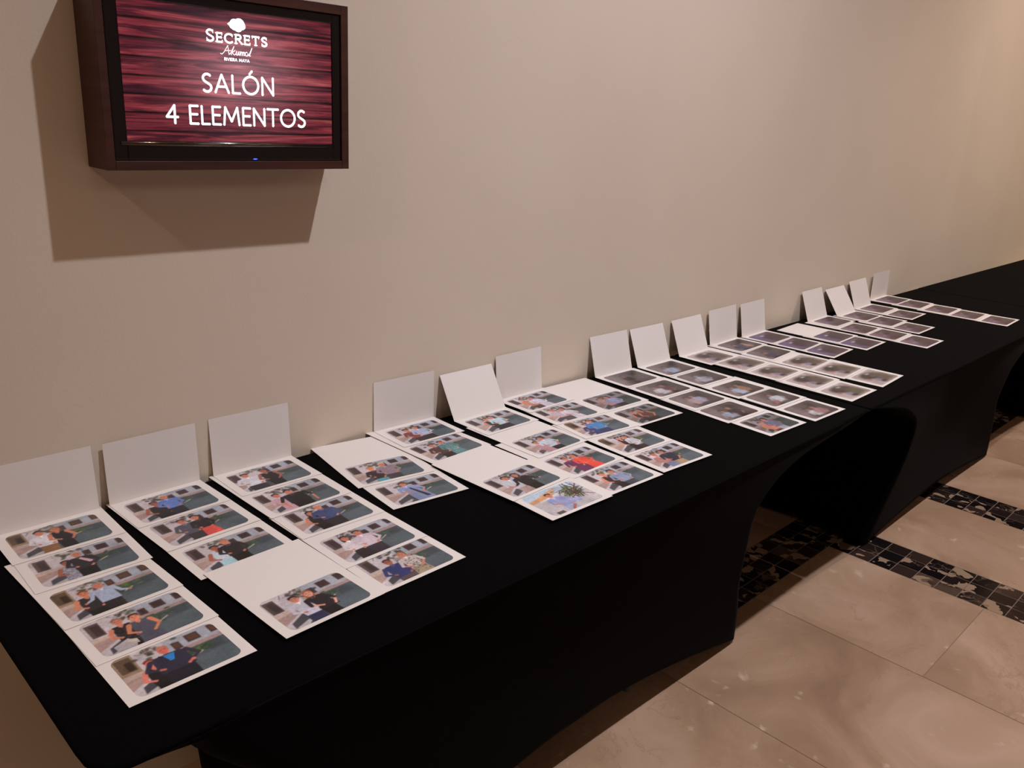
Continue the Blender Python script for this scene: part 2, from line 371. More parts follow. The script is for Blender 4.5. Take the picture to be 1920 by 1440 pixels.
def screen_material():
    m, nt, b = mat('planked_wood_picture', (0.01, .01, .01), .25, .4)
    tc = N(nt, 'ShaderNodeTexCoord'); sx = N(nt, 'ShaderNodeSeparateXYZ'); nt.links.new(tc.outputs['Object'], sx.inputs[0])
    w, h = SX1 - SX0, SZ1 - SZ0
    def lin_(o, a, c):
        n1 = N(nt, 'ShaderNodeMath', operation='MULTIPLY_ADD'); n1.inputs[1].default_value = a; n1.inputs[2].default_value = c; nt.links.new(o, n1.inputs[0]); return n1.outputs[0]
    s = lin_(sx.outputs['X'], 1 / w, 0.0); v = lin_(sx.outputs['Z'], 1 / h, 0.0)
    pl = lin_(v, 7.46, -.52)                # plank number
    fl = N(nt, 'ShaderNodeMath', operation='FLOOR'); nt.links.new(pl, fl.inputs[0])
    fr = N(nt, 'ShaderNodeMath', operation='FRACT'); nt.links.new(pl, fr.inputs[0])
    cb = N(nt, 'ShaderNodeCombineXYZ')
    off = N(nt, 'ShaderNodeMath', operation='MULTIPLY_ADD'); off.inputs[1].default_value = 4.37; nt.links.new(fl.outputs[0], off.inputs[0]); nt.links.new(lin_(s, 2.0, 0), off.inputs[2])
    nt.links.new(off.outputs[0], cb.inputs[0]); nt.links.new(lin_(v, 15.0, 0), cb.inputs[1]); nt.links.new(fl.outputs[0], cb.inputs[2])
    n = N(nt, 'ShaderNodeTexNoise', i_Scale=1.0, i_Detail=5.0, i_Roughness=.6, i_Distortion=1.1); nt.links.new(cb.outputs[0], n.inputs[0])
    cb2 = N(nt, 'ShaderNodeCombineXYZ'); nt.links.new(lin_(off.outputs[0], .9, 0), cb2.inputs[0]); nt.links.new(lin_(v, 120.0, 0), cb2.inputs[1])
    n2 = N(nt, 'ShaderNodeTexNoise', i_Scale=1.0, i_Detail=3.0); nt.links.new(cb2.outputs[0], n2.inputs[0])
    sm_ = N(nt, 'ShaderNodeMath', operation='MULTIPLY_ADD'); sm_.inputs[1].default_value = .32; nt.links.new(n2.outputs[0], sm_.inputs[0]); nt.links.new(lin_(n.outputs[0], 1.0, -.16), sm_.inputs[2])
    r = ramp(nt, [(.30, lin((34, 12, 28))), (.44, lin((74, 22, 36))), (.57, lin((128, 44, 54))), (.76, lin((172, 84, 84)))]); nt.links.new(sm_.outputs[0], r.inputs[0])
    # seams between planks
    seam = ramp(nt, [(0.0, (0.08, 0.08, 0.08)), (.06, (.10, .10, .10)), (.11, (1, 1, 1)), (.93, (.8, .8, .8)), (1.0, (.3, .3, .3))]); nt.links.new(fr.outputs[0], seam.inputs[0])
    mx = N(nt, 'ShaderNodeMix', data_type='RGBA', blend_type='MULTIPLY'); mx.inputs[0].default_value = 1; nt.links.new(r.outputs[0], mx.inputs[6]); nt.links.new(seam.outputs[0], mx.inputs[7])
    # bright middle of the picture shown on the screen
    dx = lin_(s, 2.1, -2.1 * .53); dz = lin_(v, 1.5, -1.5 * .55)
    cc = N(nt, 'ShaderNodeCombineXYZ'); nt.links.new(dx, cc.inputs[0]); nt.links.new(dz, cc.inputs[1])
    ln = N(nt, 'ShaderNodeVectorMath', operation='LENGTH'); nt.links.new(cc.outputs[0], ln.inputs[0])
    g = ramp(nt, [(0.0, (1, 1, 1)), (.30, (.62, .62, .62)), (.65, (.14, .14, .14)), (1.0, (0, 0, 0))]); nt.links.new(ln.outputs['Value'], g.inputs[0])
    gm = N(nt, 'ShaderNodeMix', data_type='RGBA', blend_type='ADD'); gm.inputs[0].default_value = 1; nt.links.new(mx.outputs[2], gm.inputs[6])
    gl = N(nt, 'ShaderNodeMix', data_type='RGBA', blend_type='MULTIPLY'); gl.inputs[0].default_value = 1; nt.links.new(g.outputs[0], gl.inputs[6])
    gc = N(nt, 'ShaderNodeMix', data_type='RGBA'); nt.links.new(sm_.outputs[0], gc.inputs[0]); gc.inputs[6].default_value = (.03, .01, .015, 1); gc.inputs[7].default_value = (.50, .27, .31, 1)
    nt.links.new(gc.outputs[2], gl.inputs[7]); nt.links.new(gl.outputs[2], gm.inputs[7])
    nt.links.new(gm.outputs[2], b.inputs['Emission Color']); b.inputs['Emission Strength'].default_value = 1.0
    return m
YS = BYF + .006
V = [(SX0 - .001, 0, SZ0 - .001), (SX1 + .001, 0, SZ0 - .001), (SX1 + .001, 0, SZ1 + .001), (SX0 - .001, 0, SZ1 + .001)]
me = mesh('screen_panel', [(x - SX0, 0, z - SZ0) for x, y, z in V] + [(x - SX0, .01, z - SZ0) for x, y, z in V],
          [(0, 1, 2, 3), (7, 6, 5, 4), (0, 4, 5, 1), (1, 5, 6, 2), (2, 6, 7, 3), (3, 7, 4, 0)])
panel = new_obj('screen_panel', me, screen_material(), scr)
panel.location = (SX0 - (BX0 + BX1) / 2, YS - WY, SZ0 - BZ0)

# lettering as round-ended strokes; glyph cells are 1 high
def arc(cx, cy, rx, ry, a0, a1, n=14): return [(cx + rx * math.cos(math.radians(a0 + (a1 - a0) * i / n)), cy + ry * math.sin(math.radians(a0 + (a1 - a0) * i / n))) for i in range(n + 1)]
Sg = arc(.27, .75, .22, .24, 42, 190, 12) + [(.10, .62), (.20, .54), (.34, .46), (.45, .37)] + arc(.25, .25, .23, .245, 10, -140, 12)
GL = {
 'S': (.52, [Sg]), 'A': (.78, [[(0.02, 0), (.39, 1), (.76, 0)], [(.16, .33), (.62, .33)]]), 'L': (.46, [[(.05, 1), (.05, 0), (.46, 0)]]),
 'O': (.94, [arc(.47, .5, .44, .5, 0, 360, 32)]), 'N': (.74, [[(.05, 0), (.05, 1), (.69, 0), (.69, 1)]]),
 'Ó': (.94, [arc(.47, .5, .44, .5, 0, 360, 32), [(.42, 1.14), (.56, 1.32)]]),
 '4': (.62, [[(.46, 0), (.46, .98), (.03, .34), (.62, .34)]]), 'E': (.5, [[(.48, 1), (.05, 1), (.05, 0), (.48, 0)], [(.05, .53), (.44, .53)]]),
 'M': (.96, [[(.03, 0), (.12, 1), (.47, .2), (.82, 1), (.92, 0)]]), 'T': (.66, [[(0, 1), (.66, 1)], [(.33, 1), (.33, 0)]]),
 'C': (.74, [arc(.42, .5, .4, .5, 50, 310, 24)]), 'R': (.6, [[(.05, 0), (.05, 1)], [(.05, 1), (.28, 1)] + arc(.28, .76, .24, .24, 90, -90, 12) + [(.05, .52)], [(.25, .52), (.6, 0)]]),
 'I': (.12, [[(.06, 0), (.06, 1)]]), 'V': (.7, [[(0, 1), (.35, 0), (.7, 1)]]), 'Y': (.66, [[(0, 1), (.33, .5), (.66, 1)], [(.33, .5), (.33, 0)]]), ' ': (.32, []),
}
SERIF = {'S': [[(.47, 1.0), (.47, .74)], [(.04, .26), (.04, 0)]], 'E': [[(-.08, 0), (.1, 0)], [(-.08, 1), (.1, 1)], [(.5, 1), (.5, .8)], [(.52, 0), (.52, .2)], [(.42, .64), (.42, .42)]],
 'C': [[(.7, .98), (.7, .72)], [(.7, .2), (.7, .06)]], 'R': [[(-.08, 0), (.18, 0)], [(-.08, 1), (.1, 1)], [(.52, 0), (.7, 0)]], 'T': [[(.02, 1), (.02, .8)], [(.64, 1), (.64, .8)], [(.2, 0), (.46, 0)]]}
def ribbon(V, Fc, pts, w):
    for (a, b_) in zip(pts, pts[1:]):
        d = Vector((b_[0] - a[0], b_[1] - a[1]))
        if d.length < 1e-9: continue
        n_ = Vector((-d.y, d.x)).normalized() * w / 2; k = len(V)
        V.extend([(a[0] + n_.x, a[1] + n_.y), (a[0] - n_.x, a[1] - n_.y), (b_[0] - n_.x, b_[1] - n_.y), (b_[0] + n_.x, b_[1] + n_.y)]); Fc.append((k, k + 1, k + 2, k + 3))
    for (x, y) in pts:
        k = len(V); V.extend([(x + w / 2 * math.cos(t * math.pi / 5), y + w / 2 * math.sin(t * math.pi / 5)) for t in range(10)]); Fc.append(tuple(range(k, k + 10)))
SW, SH = SX1 - SX0, SZ1 - SZ0
def line(V, Fc, txt, s0, s1, v0, v1, wt, gap=.15, serif=False, caps=None, first=1.0, serifw=.5):
    """text between s0..s1 and baseline v0..cap top v1 (fractions of the screen)"""
    hgt = (v1 - v0) * SH; x = 0; put = []
    for i, ch in enumerate(txt):
        sc_ = first if i == 0 else 1.0; wd, st = GL[ch]; put.append((x, sc_, ch)); x += wd * sc_ + gap
    tot = x - gap; kx = (s1 - s0) * SW / tot
    for (x, sc_, ch) in put:
        for st in GL[ch][1]: ribbon(V, Fc, [(s0 * SW + (x + px * sc_) * kx, v0 * SH + py * hgt * sc_) for px, py in st], wt)
        if serif:
            for st in SERIF.get(ch, []): ribbon(V, Fc, [(s0 * SW + (x + px * sc_) * kx, v0 * SH + py * hgt * sc_) for px, py in st], wt * serifw)
def text_obj(name, V, Fc):
    me = mesh(name, [(x, -.0003, y) for x, y in V], Fc)
    o = new_obj(name, me, M_white, panel); return o
V, Fc = [], []; line(V, Fc, 'SALÓN', .340, .688, .385, .520, .0044, .16); text_obj('room_lettering', V, Fc)
V, Fc = [], []; line(V, Fc, '4 ELEMENTOS', .170, .852, .137, .272, .0044, .15); text_obj('room_number_lettering', V, Fc)
V, Fc = [], []; line(V, Fc, 'SECRETS', .370, .660, .767, .832, .0034, .24, True, first=1.28); text_obj('hotel_name_lettering', V, Fc)
V, Fc = [], []
aku = [[(0, .08), (.12, -.02), (.3, .25), (.62, 1.05), (.66, .6), (.70, .02), (.78, .1)], [(.42, .42), (.86, .5)],
       [(.80, .1), (1.14, 1.0), (1.02, .55), (.90, 0)], [(1.22, .56), (.98, .26), (1.14, .0), (1.26, .12)],
       [(1.26, .12), (1.36, .48), (1.3, .1), (1.38, 0), (1.54, .48), (1.48, .06), (1.58, .1)],
       [(1.58, .1), (1.68, .48), (1.62, 0), (1.76, .44), (1.84, .42), (1.78, 0), (1.92, .44), (2.0, .42), (1.94, .04), (2.04, .1)],
       arc(2.18, .23, .12, .23, 60, 380, 12) + [(2.26, .05), (2.36, .1)], [(2.36, .1), (2.66, 1.0), (2.54, .5), (2.42, .05), (2.52, .06)]]
for st in aku: ribbon(V, Fc, [(.432 * SW + px * .150 / 2.62 * SW, .678 * SH + py * .064 * SH) for px, py in st], .0011)
line(V, Fc, 'RIVIERA MAYA', .449, .569, .632, .652, .0011, .2); text_obj('place_name_lettering', V, Fc)
# cloud-like emblem above the name
V, Fc = [], []
out = []
lob = [(.006, .004, .0105), (-.004, .0035, .009), (-.008, -.0015, .0065), (.0115, -.001, .0075), (.0035, -.0045, .0085), (-.0035, -.003, .0075), (.010, .002, .008)]
for i, (x, z, r) in enumerate(lob):
    k = len(V); V.extend([(.513 * SW + x + r * math.cos(t * math.pi / 14), .903 * SH + z + r * .86 * math.sin(t * math.pi / 14)) for t in range(28)]); Fc.append(tuple(range(k, k + 28)))
k = len(V); V.extend([(.513 * SW - .019, .903 * SH + .001), (.513 * SW - .006, .903 * SH - .008), (.513 * SW, .903 * SH), (.513 * SW - .008, .903 * SH + .009)]); Fc.append((k, k + 1, k + 2, k + 3))
text_obj('shell_emblem', V, Fc)

# ------------------------------------------------------------------ photo folders
# name, x, y (middle of the front edge, metres), turn in degrees, width, cover, cover lean in degrees
CARDS=[
 ('A1', 0.4416, 1.5608, -0.05, 0.2, 'up', 6.7),
 ('A2', 0.4421, 1.4367, -0.87, 0.2, 'under', 0.0),
 ('A3', 0.4435, 1.3058, 2.81, 0.2, 'under', 0.0),
 ('A4', 0.4476, 1.1818, 2.28, 0.2, 'under', 0.0),
 ('A5', 0.448, 1.0575, 1.07, 0.2, 'under', 0.0),
 ('B1', 0.6667, 1.5658, 1.89, 0.2, 'up', 3.2),
 ('B2', 0.6708, 1.4433, 2.72, 0.2, 'under', 0.0),
 ('B3', 0.6743, 1.3093, 1.27, 0.2, 'under', 0.0),
 ('B4', 0.6949, 1.0548, 2.1, 0.2, 'flat', 0.0),
 ('C1', 0.8925, 1.5662, -0.17, 0.2, 'up', 4.2),
 ('C2', 0.8883, 1.4393, 1.04, 0.2, 'under', 0.0),
 ('C3', 0.8914, 1.3219, -0.44, 0.2, 'under', 0.0),
 ('C4', 0.8936, 1.1794, 1.33, 0.2, 'under', 0.0),
 ('C5', 0.8975, 1.0668, 0.94, 0.2, 'under', 0.0),
 ('D1', 1.1129, 1.4356, -8.86, 0.2, 'flat', 0.0),
 ('D2', 1.1101, 1.3055, -6.16, 0.2, 'under', 0.0),
 ('E1', 1.3396, 1.57, -1.75, 0.2, 'up', 1.5),
 ('E2', 1.331, 1.4499, 2.24, 0.2, 'under', 0.0),
 ('E3', 1.3344, 1.1796, 2.67, 0.2, 'flat', 0.0),
 ('E4', 1.3354, 1.0556, -1.1, 0.2, 'under', 0.0),
 ('F1', 1.5701, 1.5084, 0.44, 0.2, 'up', 29.9),
 ('F2', 1.5673, 1.3188, 1.06, 0.2, 'flat', 0.0),
 ('F3', 1.5452, 1.1817, 1.1, 0.2, 'under', 0.0),
 ('F4', 1.5404, 1.0619, -1.75, 0.2, 'under', 0.0),
 ('G1', 1.7845, 1.56, 1.06, 0.2, 'up', 6.2),
 ('G2', 1.7738, 1.4385, -4.18, 0.2, 'under', 0.0),
 ('G3', 1.7611, 1.3147, -7.04, 0.2, 'under', 0.0),
 ('G4', 1.7523, 1.1817, -3.1, 0.2, 'under', 0.0),
 ('G5', 1.7478, 1.0564, -3.49, 0.2, 'under', 0.0),
 ('H1', 1.9819, 1.4308, -2.17, 0.2, 'flat', 0.0),
 ('H2', 1.968, 1.2969, -2.94, 0.2, 'under', 0.0),
 ('I1', 2.2134, 1.5371, -0.85, 0.196, 'up', 16.3),
 ('I2', 2.211, 1.4041, -2.38, 0.196, 'under', 0.0),
 ('I3', 2.2129, 1.276, -2.06, 0.196, 'under', 0.0),
 ('I4', 2.1991, 1.1512, -3.2, 0.196, 'under', 0.0),
 ('I5', 2.2067, 1.02, -2.8, 0.196, 'under', 0.0),
 ('J1', 2.4285, 1.5243, -0.66, 0.193, 'up', 22.2),
 ('J2', 2.4282, 1.3958, -2.14, 0.193, 'under', 0.0),
 ('J3', 2.4243, 1.254, -1.66, 0.193, 'under', 0.0),
 ('J4', 2.4348, 1.1323, -1.97, 0.193, 'under', 0.0),
 ('J5', 2.4306, 0.9998, -1.77, 0.193, 'under', 0.0),
 ('K1', 2.6843, 1.5237, 1.25, 0.2, 'up', 22.1),
 ('K2', 2.7136, 1.4077, 2.64, 0.2, 'under', 0.0),
 ('K3', 2.7174, 1.2786, 2.37, 0.2, 'under', 0.0),
 ('K4', 2.7287, 1.1503, 1.79, 0.2, 'under', 0.0),
 ('K5', 2.719, 1.0181, 0.63, 0.2, 'under', 0.0),
 ('L1', 2.9356, 1.5485, 2.15, 0.214, 'up', 10.3),
 ('L2', 2.9385, 1.4238, 4.31, 0.214, 'under', 0.0),
 ('L3', 2.9396, 1.2747, 3.62, 0.214, 'under', 0.0),
 ('L4', 2.9515, 1.1518, 3.72, 0.214, 'under', 0.0),
 ('L5', 2.974, 1.0256, 3.27, 0.214, 'under', 0.0),
 ('M1', 3.1679, 1.5474, 1.87, 0.203, 'up', 11.0),
 ('M2', 3.1804, 1.4236, 4.33, 0.203, 'under', 0.0),
 ('M3', 3.1887, 1.3033, 3.91, 0.203, 'under', 0.0),
 ('N1', 3.4306, 1.393, 3.36, 0.212, 'flat', 0.0),
 ('N2', 3.4289, 1.2746, 2.58, 0.212, 'under', 0.0),
 ('O1', 3.7005, 1.5249, 2.03, 0.208, 'up', 20.8),
 ('O2', 3.6758, 1.3896, 3.89, 0.208, 'under', 0.0),
 ('O3', 3.6826, 1.2641, 3.02, 0.208, 'under', 0.0),
 ('O4', 3.6838, 1.1326, 1.63, 0.208, 'under', 0.0),
 ('P1', 3.9407, 1.4969, 1.67, 0.21, 'up', 34.6),
 ('P2', 3.9398, 1.3806, 2.91, 0.21, 'under', 0.0),
 ('P3', 3.92, 1.252, 1.44, 0.21, 'under', 0.0),
 ('Q1', 4.1895, 1.5241, 2.13, 0.211, 'up', 21.1),
 ('Q2', 4.1902, 1.3865, 3.26, 0.211, 'under', 0.0),
 ('R1', 4.4828, 1.5692, 1.97, 0.228, 'up', 1.5),
 ('R2', 4.4859, 1.4565, 3.81, 0.228, 'under', 0.0),
 ('R3', 4.4816, 1.3215, 3.08, 0.228, 'under', 0.0),
 ('R4', 4.476, 1.1932, 2.68, 0.228, 'under', 0.0),
 ('R5', 4.4822, 1.0564, 2.26, 0.228, 'under', 0.0),
]

# printed picture, painted on a grid; u 0..1.5, v 0..1 (top at 1)
class Pic:
    def __init__(s, nu, nv):
        s.U, s.V = np.meshgrid(np.linspace(0, 1.5, nu), np.linspace(0, 1, nv)); s.c = np.zeros((nv, nu, 3)); s.e = 1.2 / nv
    def put(s, d, col, a=1.0, soft=1.0):
        k = np.clip(.5 - d / (s.e * soft), 0, 1)[..., None] * a; s.c = s.c * (1 - k) + np.array(col, float) * k
    def fill(s, col): s.c[:] = col
    def rect(s, x0, y0, x1, y1, col, a=1.0, soft=1.0):
        s.put(np.maximum(np.maximum(x0 - s.U, s.U - x1), np.maximum(y0 - s.V, s.V - y1)), col, a, soft)
    def ell(s, cx, cy, rx, ry, col, a=1.0, soft=1.0, rot=0):
        c_, s_ = math.cos(rot), math.sin(rot); x = (s.U - cx) * c_ + (s.V - cy) * s_; y = -(s.U - cx) * s_ + (s.V - cy) * c_
        s.put((np.sqrt((x / rx) ** 2 + (y / ry) ** 2) - 1) * min(rx, ry), col, a, soft)
    def poly(s, P, col, a=1.0, soft=1.0):
        d = np.full(s.U.shape, -9.); ar = sum(p[0] * q[1] - q[0] * p[1] for p, q in zip(P, P[1:] + P[:1])); sg = 1 if ar > 0 else -1
        for p, q in zip(P, P[1:] + P[:1]):
            nx, ny = (q[1] - p[1]) * sg, -(q[0] - p[0]) * sg; L = math.hypot(nx, ny)
            d = np.maximum(d, ((s.U - p[0]) * nx + (s.V - p[1]) * ny) / L)
        s.put(d, col, a, soft)
    def cap(s, p, q, r0, r1, col, a=1.0, soft=1.0):
        dx, dy = q[0] - p[0], q[1] - p[1]; t = np.clip(((s.U - p[0]) * dx + (s.V - p[1]) * dy) / (dx * dx + dy * dy + 1e-9), 0, 1)
        s.put(np.hypot(s.U - p[0] - t * dx, s.V - p[1] - t * dy) - (r0 + (r1 - r0) * t), col, a, soft)
    def noise(s, amp, rng, n=1):
        k = rng.standard_normal(s.c.shape[:2])
        for _ in range(n): k = (k + np.roll(k, 1, 0) + np.roll(k, 1, 1) + np.roll(k, -1, 1)) / 4
        s.c += (k / (k.std() + 1e-9))[..., None] * amp
    def blur(s, n):
        for _ in range(n):
            p = np.pad(s.c, ((1, 1), (1, 1), (0, 0)), 'edge'); s.c = (p[1:-1, 1:-1] * 2 + p[:-2, 1:-1] + p[2:, 1:-1] + p[1:-1, :-2] + p[1:-1, 2:]) / 6

SK = (206, 130, 104); SKD = (168, 98, 78); SKO = (222, 140, 104)
def court(p, rng, warm=0, dim=1.0, shift=0.0):
    """courtyard: white building with dark windows, ledge, pool and plants"""
    wl = (202, 192, 196); wr = (168, 172, 182); ledge = (176, 148, 140); f = lambda u: u + shift
    p.fill(wl)
    p.rect(f(.72), .5, 2, 1.2, wr, 1, 4)
    if warm: p.rect(-1, .52, f(.27), 1.2, (158, 134, 108), 1, 1); p.rect(f(.02), .60, f(.24), .95, (96, 76, 60)); p.rect(f(.12), .62, f(.22), .84, (52, 36, 30))
    else: p.rect(f(.04), .55, f(.24), .93, (92, 76, 74)); p.rect(f(.1), .58, f(.22), .88, (62, 48, 48))
    p.poly([(-.1, .12), (-.1, .53), (f(.45), .50), (f(.45), .40)], ledge)                 # ledge wall on the left
    p.poly([(-.1, .40), (-.1, .53), (f(.5), .53), (f(.5), .47)], (196, 172, 162))
    p.poly([(f(.10), .02), (f(.12), .17), (f(.48), .36), (f(.9), .3), (f(.9), 0), (f(.2), -.05)], (74, 72, 78))
    p.poly([(f(-.1), -.05), (f(.28), -.05), (f(.44), .10), (f(.40), .13)], (186, 180, 182))
    # right: terrace band, water, planting
    p.rect(f(.62), -.1, 2, .60, (76, 86, 92), 1, 2)
    p.poly([(f(.7), -.1), (2, -.1), (2, .42), (f(.72), .30)], (86, 98, 104), 1, 3)
    for i in range(16): p.ell(f(.62) + rng.normal(0, .12), rng.uniform(.72, .98), .045, .03, (62 + rng.uniform(-20, 30), 58 + rng.uniform(-14, 26), 50), .75, 1.5, rng.uniform(-1, 1))
    p.rect(f(.62), .60, 2, .68, (170, 142, 136), 1, 1.5)
    for a, b_, c_, d_ in ((1.02, .74, 1.22, .93), (.80, .68, .92, .86), (1.38, .76, 1.60, .96)):
        p.rect(f(a), b_, f(c_), d_, (74, 54, 52)); p.rect(f(a) + .03, b_ + .04, f(c_) - .03, d_ - .03, (98, 66, 50) if warm else (56, 40, 42), .9)
    p.rect(f(1.18), .38, f(1.42), .58, (66, 76, 82), 1, 1.5)
    for i in range(34):
        g = rng.uniform(0, 1); p.ell(f(.98) + rng.normal(0, .13), .50 + rng.normal(0, .045), .05, .022, (40 + 60 * g, 62 + 62 * g, 38 + 26 * g) if warm else (44 + 30 * g, 60 + 34 * g, 46 + 26 * g), .85, 1, rng.uniform(-.8, .8))
    p.cap((f(.93), .36), (f(1.08), .43), .008, .012, (204, 190, 172))
    for i in range(26):
        a = rng.uniform(.35, .8); g = rng.uniform(60, 210); p.cap((f(a), rng.uniform(.88, 1.0)), (f(a) + rng.normal(0, .07), rng.uniform(.84, 1.02)), .006, .006, (g, g * .97, g * .95), .8)
    if dim != 1: p.c *= dim

def rngless(u, h): return int(u * 100 + h * 100) % 3 != 0
def person(p, u, h, top, bottom=None, hair=(48, 32, 28), skin=SK, w=.30, pose='front', long=False, sleeve=True, pattern=None, rng=None, lean=0.0, dress=False):
    """standing figure cut by the lower edge of the print; h = height of the head centre"""
    r = .088; bt = bottom or tuple(c * .45 for c in top); sh = h - .155
    hip = max(.12, h - .52)
    if long: p.ell(u - .01, h - .05, .085, .15, hair)
    p.cap((u + lean * .3, hip + .03), (u + lean * .6, -.1), w * .40, w * .38, bt)
    p.poly([(u - w * .42, sh + .01), (u + w * .42, sh + .01), (u + w * .46 + lean, hip - .02), (u - w * .44 + lean, hip - .02)], top)
    p.cap((u - w * .30, sh - .01), (u + w * .30, sh - .01), .045, .045, top)
    if dress: p.poly([(u - w * .40 + lean, hip + .04), (u + w * .42 + lean, hip + .04), (u + w * .60 + lean, -.1), (u - w * .55 + lean, -.1)], top if bottom is None else bottom)
    if pattern is not None:
        for i in range(60):
            x, y = u + lean * .5 + rng.uniform(-w * .4, w * .42), rng.uniform(max(.0, hip - .15), sh); p.ell(x, y, .012, .010, pattern, .8)
    am = top if sleeve else skin
    for sd in (-1, 1):
        a = (u + sd * w * .46, sh - .02); e = (u + sd * w * .66 + lean * .5, sh - .20)
        hnd = {'front': (u + sd * w * .30 + lean, hip + (.02 if sd > 0 else .08)), 'down': (u + sd * w * .62 + lean, hip - .10), 'out': (u + sd * w * 1.0, hip + .10)}[pose]
        p.cap(a, e, .040, .032, am); md = (e[0] * .4 + hnd[0] * .6, e[1] * .4 + hnd[1] * .6); p.cap(e, hnd, .028, .020, skin); p.cap(e, md if (sleeve and rngless(u, h)) else e, .030, .026, am); p.ell(hnd[0], hnd[1], .028, .024, skin)
    p.cap((u, h - .08), (u, h - .135), .034, .04, skin)
    p.poly([(u - .045, sh + .045), (u + .045, sh + .045), (u, sh - .05)], skin if not sleeve else tuple(min(255, c * 1.15 + 18) for c in top))
    p.ell(u, h, r * .86, r * 1.08, skin)
    p.ell(u, h + .05, r * .92, r * .62, hair)
    p.ell(u, h + .004, r * .70, r * .66, skin)
    p.rect(u - .042, h + .004, u - .014, h + .018, (70, 40, 36), .75); p.rect(u + .014, h + .004, u + .042, h + .018, (70, 40, 36), .75)
    p.cap((u - .022, h - .040), (u + .022, h - .040), .007, .007, (196, 92, 88), .9)

def haze(p, rng, kind):
    if kind == 'bush':      # pale garden, dark bush, people low on the left
        p.fill((172, 156, 152)); p.rect(.55, -.1, 1.7, .7, (116, 102, 92), 1, 14)
        p.ell(.72, .66, .44, .26, (64, 50, 48), 1, 6); p.ell(1.02, .42, .34, .3, (92, 82, 70), .9, 8)
        for i in range(50): p.ell(.75 + rng.normal(0, .25), .62 + rng.normal(0, .14), .035, .03, (70 + rng.uniform(-26, 50),) * 3, .45, 2)
        p.ell(.86, .80, .12, .05, (200, 192, 194), .9, 3); p.ell(.42, .36, .14, .13, (184, 148, 148), .8, 4); p.ell(.58, .30, .16, .12, (124, 122, 142), .9, 4); p.ell(.64, .14, .14, .08, (58, 40, 44), 1, 3)
        p.ell(.33, .52, .07, .07, (152, 96, 88), .8, 3)
        d = np.maximum(np.abs(p.U - .75) / .75, np.abs(p.V - .5) / .5); k = np.clip((d - .72) / .28, 0, 1)[..., None] * .55; p.c = p.c * (1 - k) + np.array((214, 202, 198.)) * k
    elif kind == 'purple':  # violet dusk with a white speck
        p.fill((86, 68, 76)); p.poly([(-.1, .1), (-.1, 1.1), (.8, 1.1), (.35, .1)], (108, 92, 124), 1, 16); p.ell(.9, .45, .5, .3, (70, 54, 56), .9, 10)
        p.ell(.62, .74, .11, .045, (214, 208, 222), 1, 3); p.ell(.95, .86, .16, .04, (150, 138, 150), .7, 4); p.ell(.6, .30, .12, .2, (58, 46, 60), .7, 6)
    else:                   # dusk, streaked
        p.fill((92, 74, 82)); p.poly([(-.1, -.1), (-.1, 1.1), (.5, 1.1), (.3, -.1)], (128, 104, 118), 1, 14); p.rect(.2, -.1, 1.2, .34, (76, 56, 62), 1, 10)
        p.poly([(.35, .55), (.65, .8), (.85, .8), (.55, .5)], (168, 158, 180), .8, 8); p.rect(1.0, .2, 1.7, 1.1, (84, 70, 66), .9, 12); p.ell(.8, .62, .25, .1, (54, 40, 48), .8, 8)

W = (222, 220, 226); BK = (34, 28, 32); PB = (150, 166, 204); NV = (44, 52, 92)
BL = (150, 104, 60)
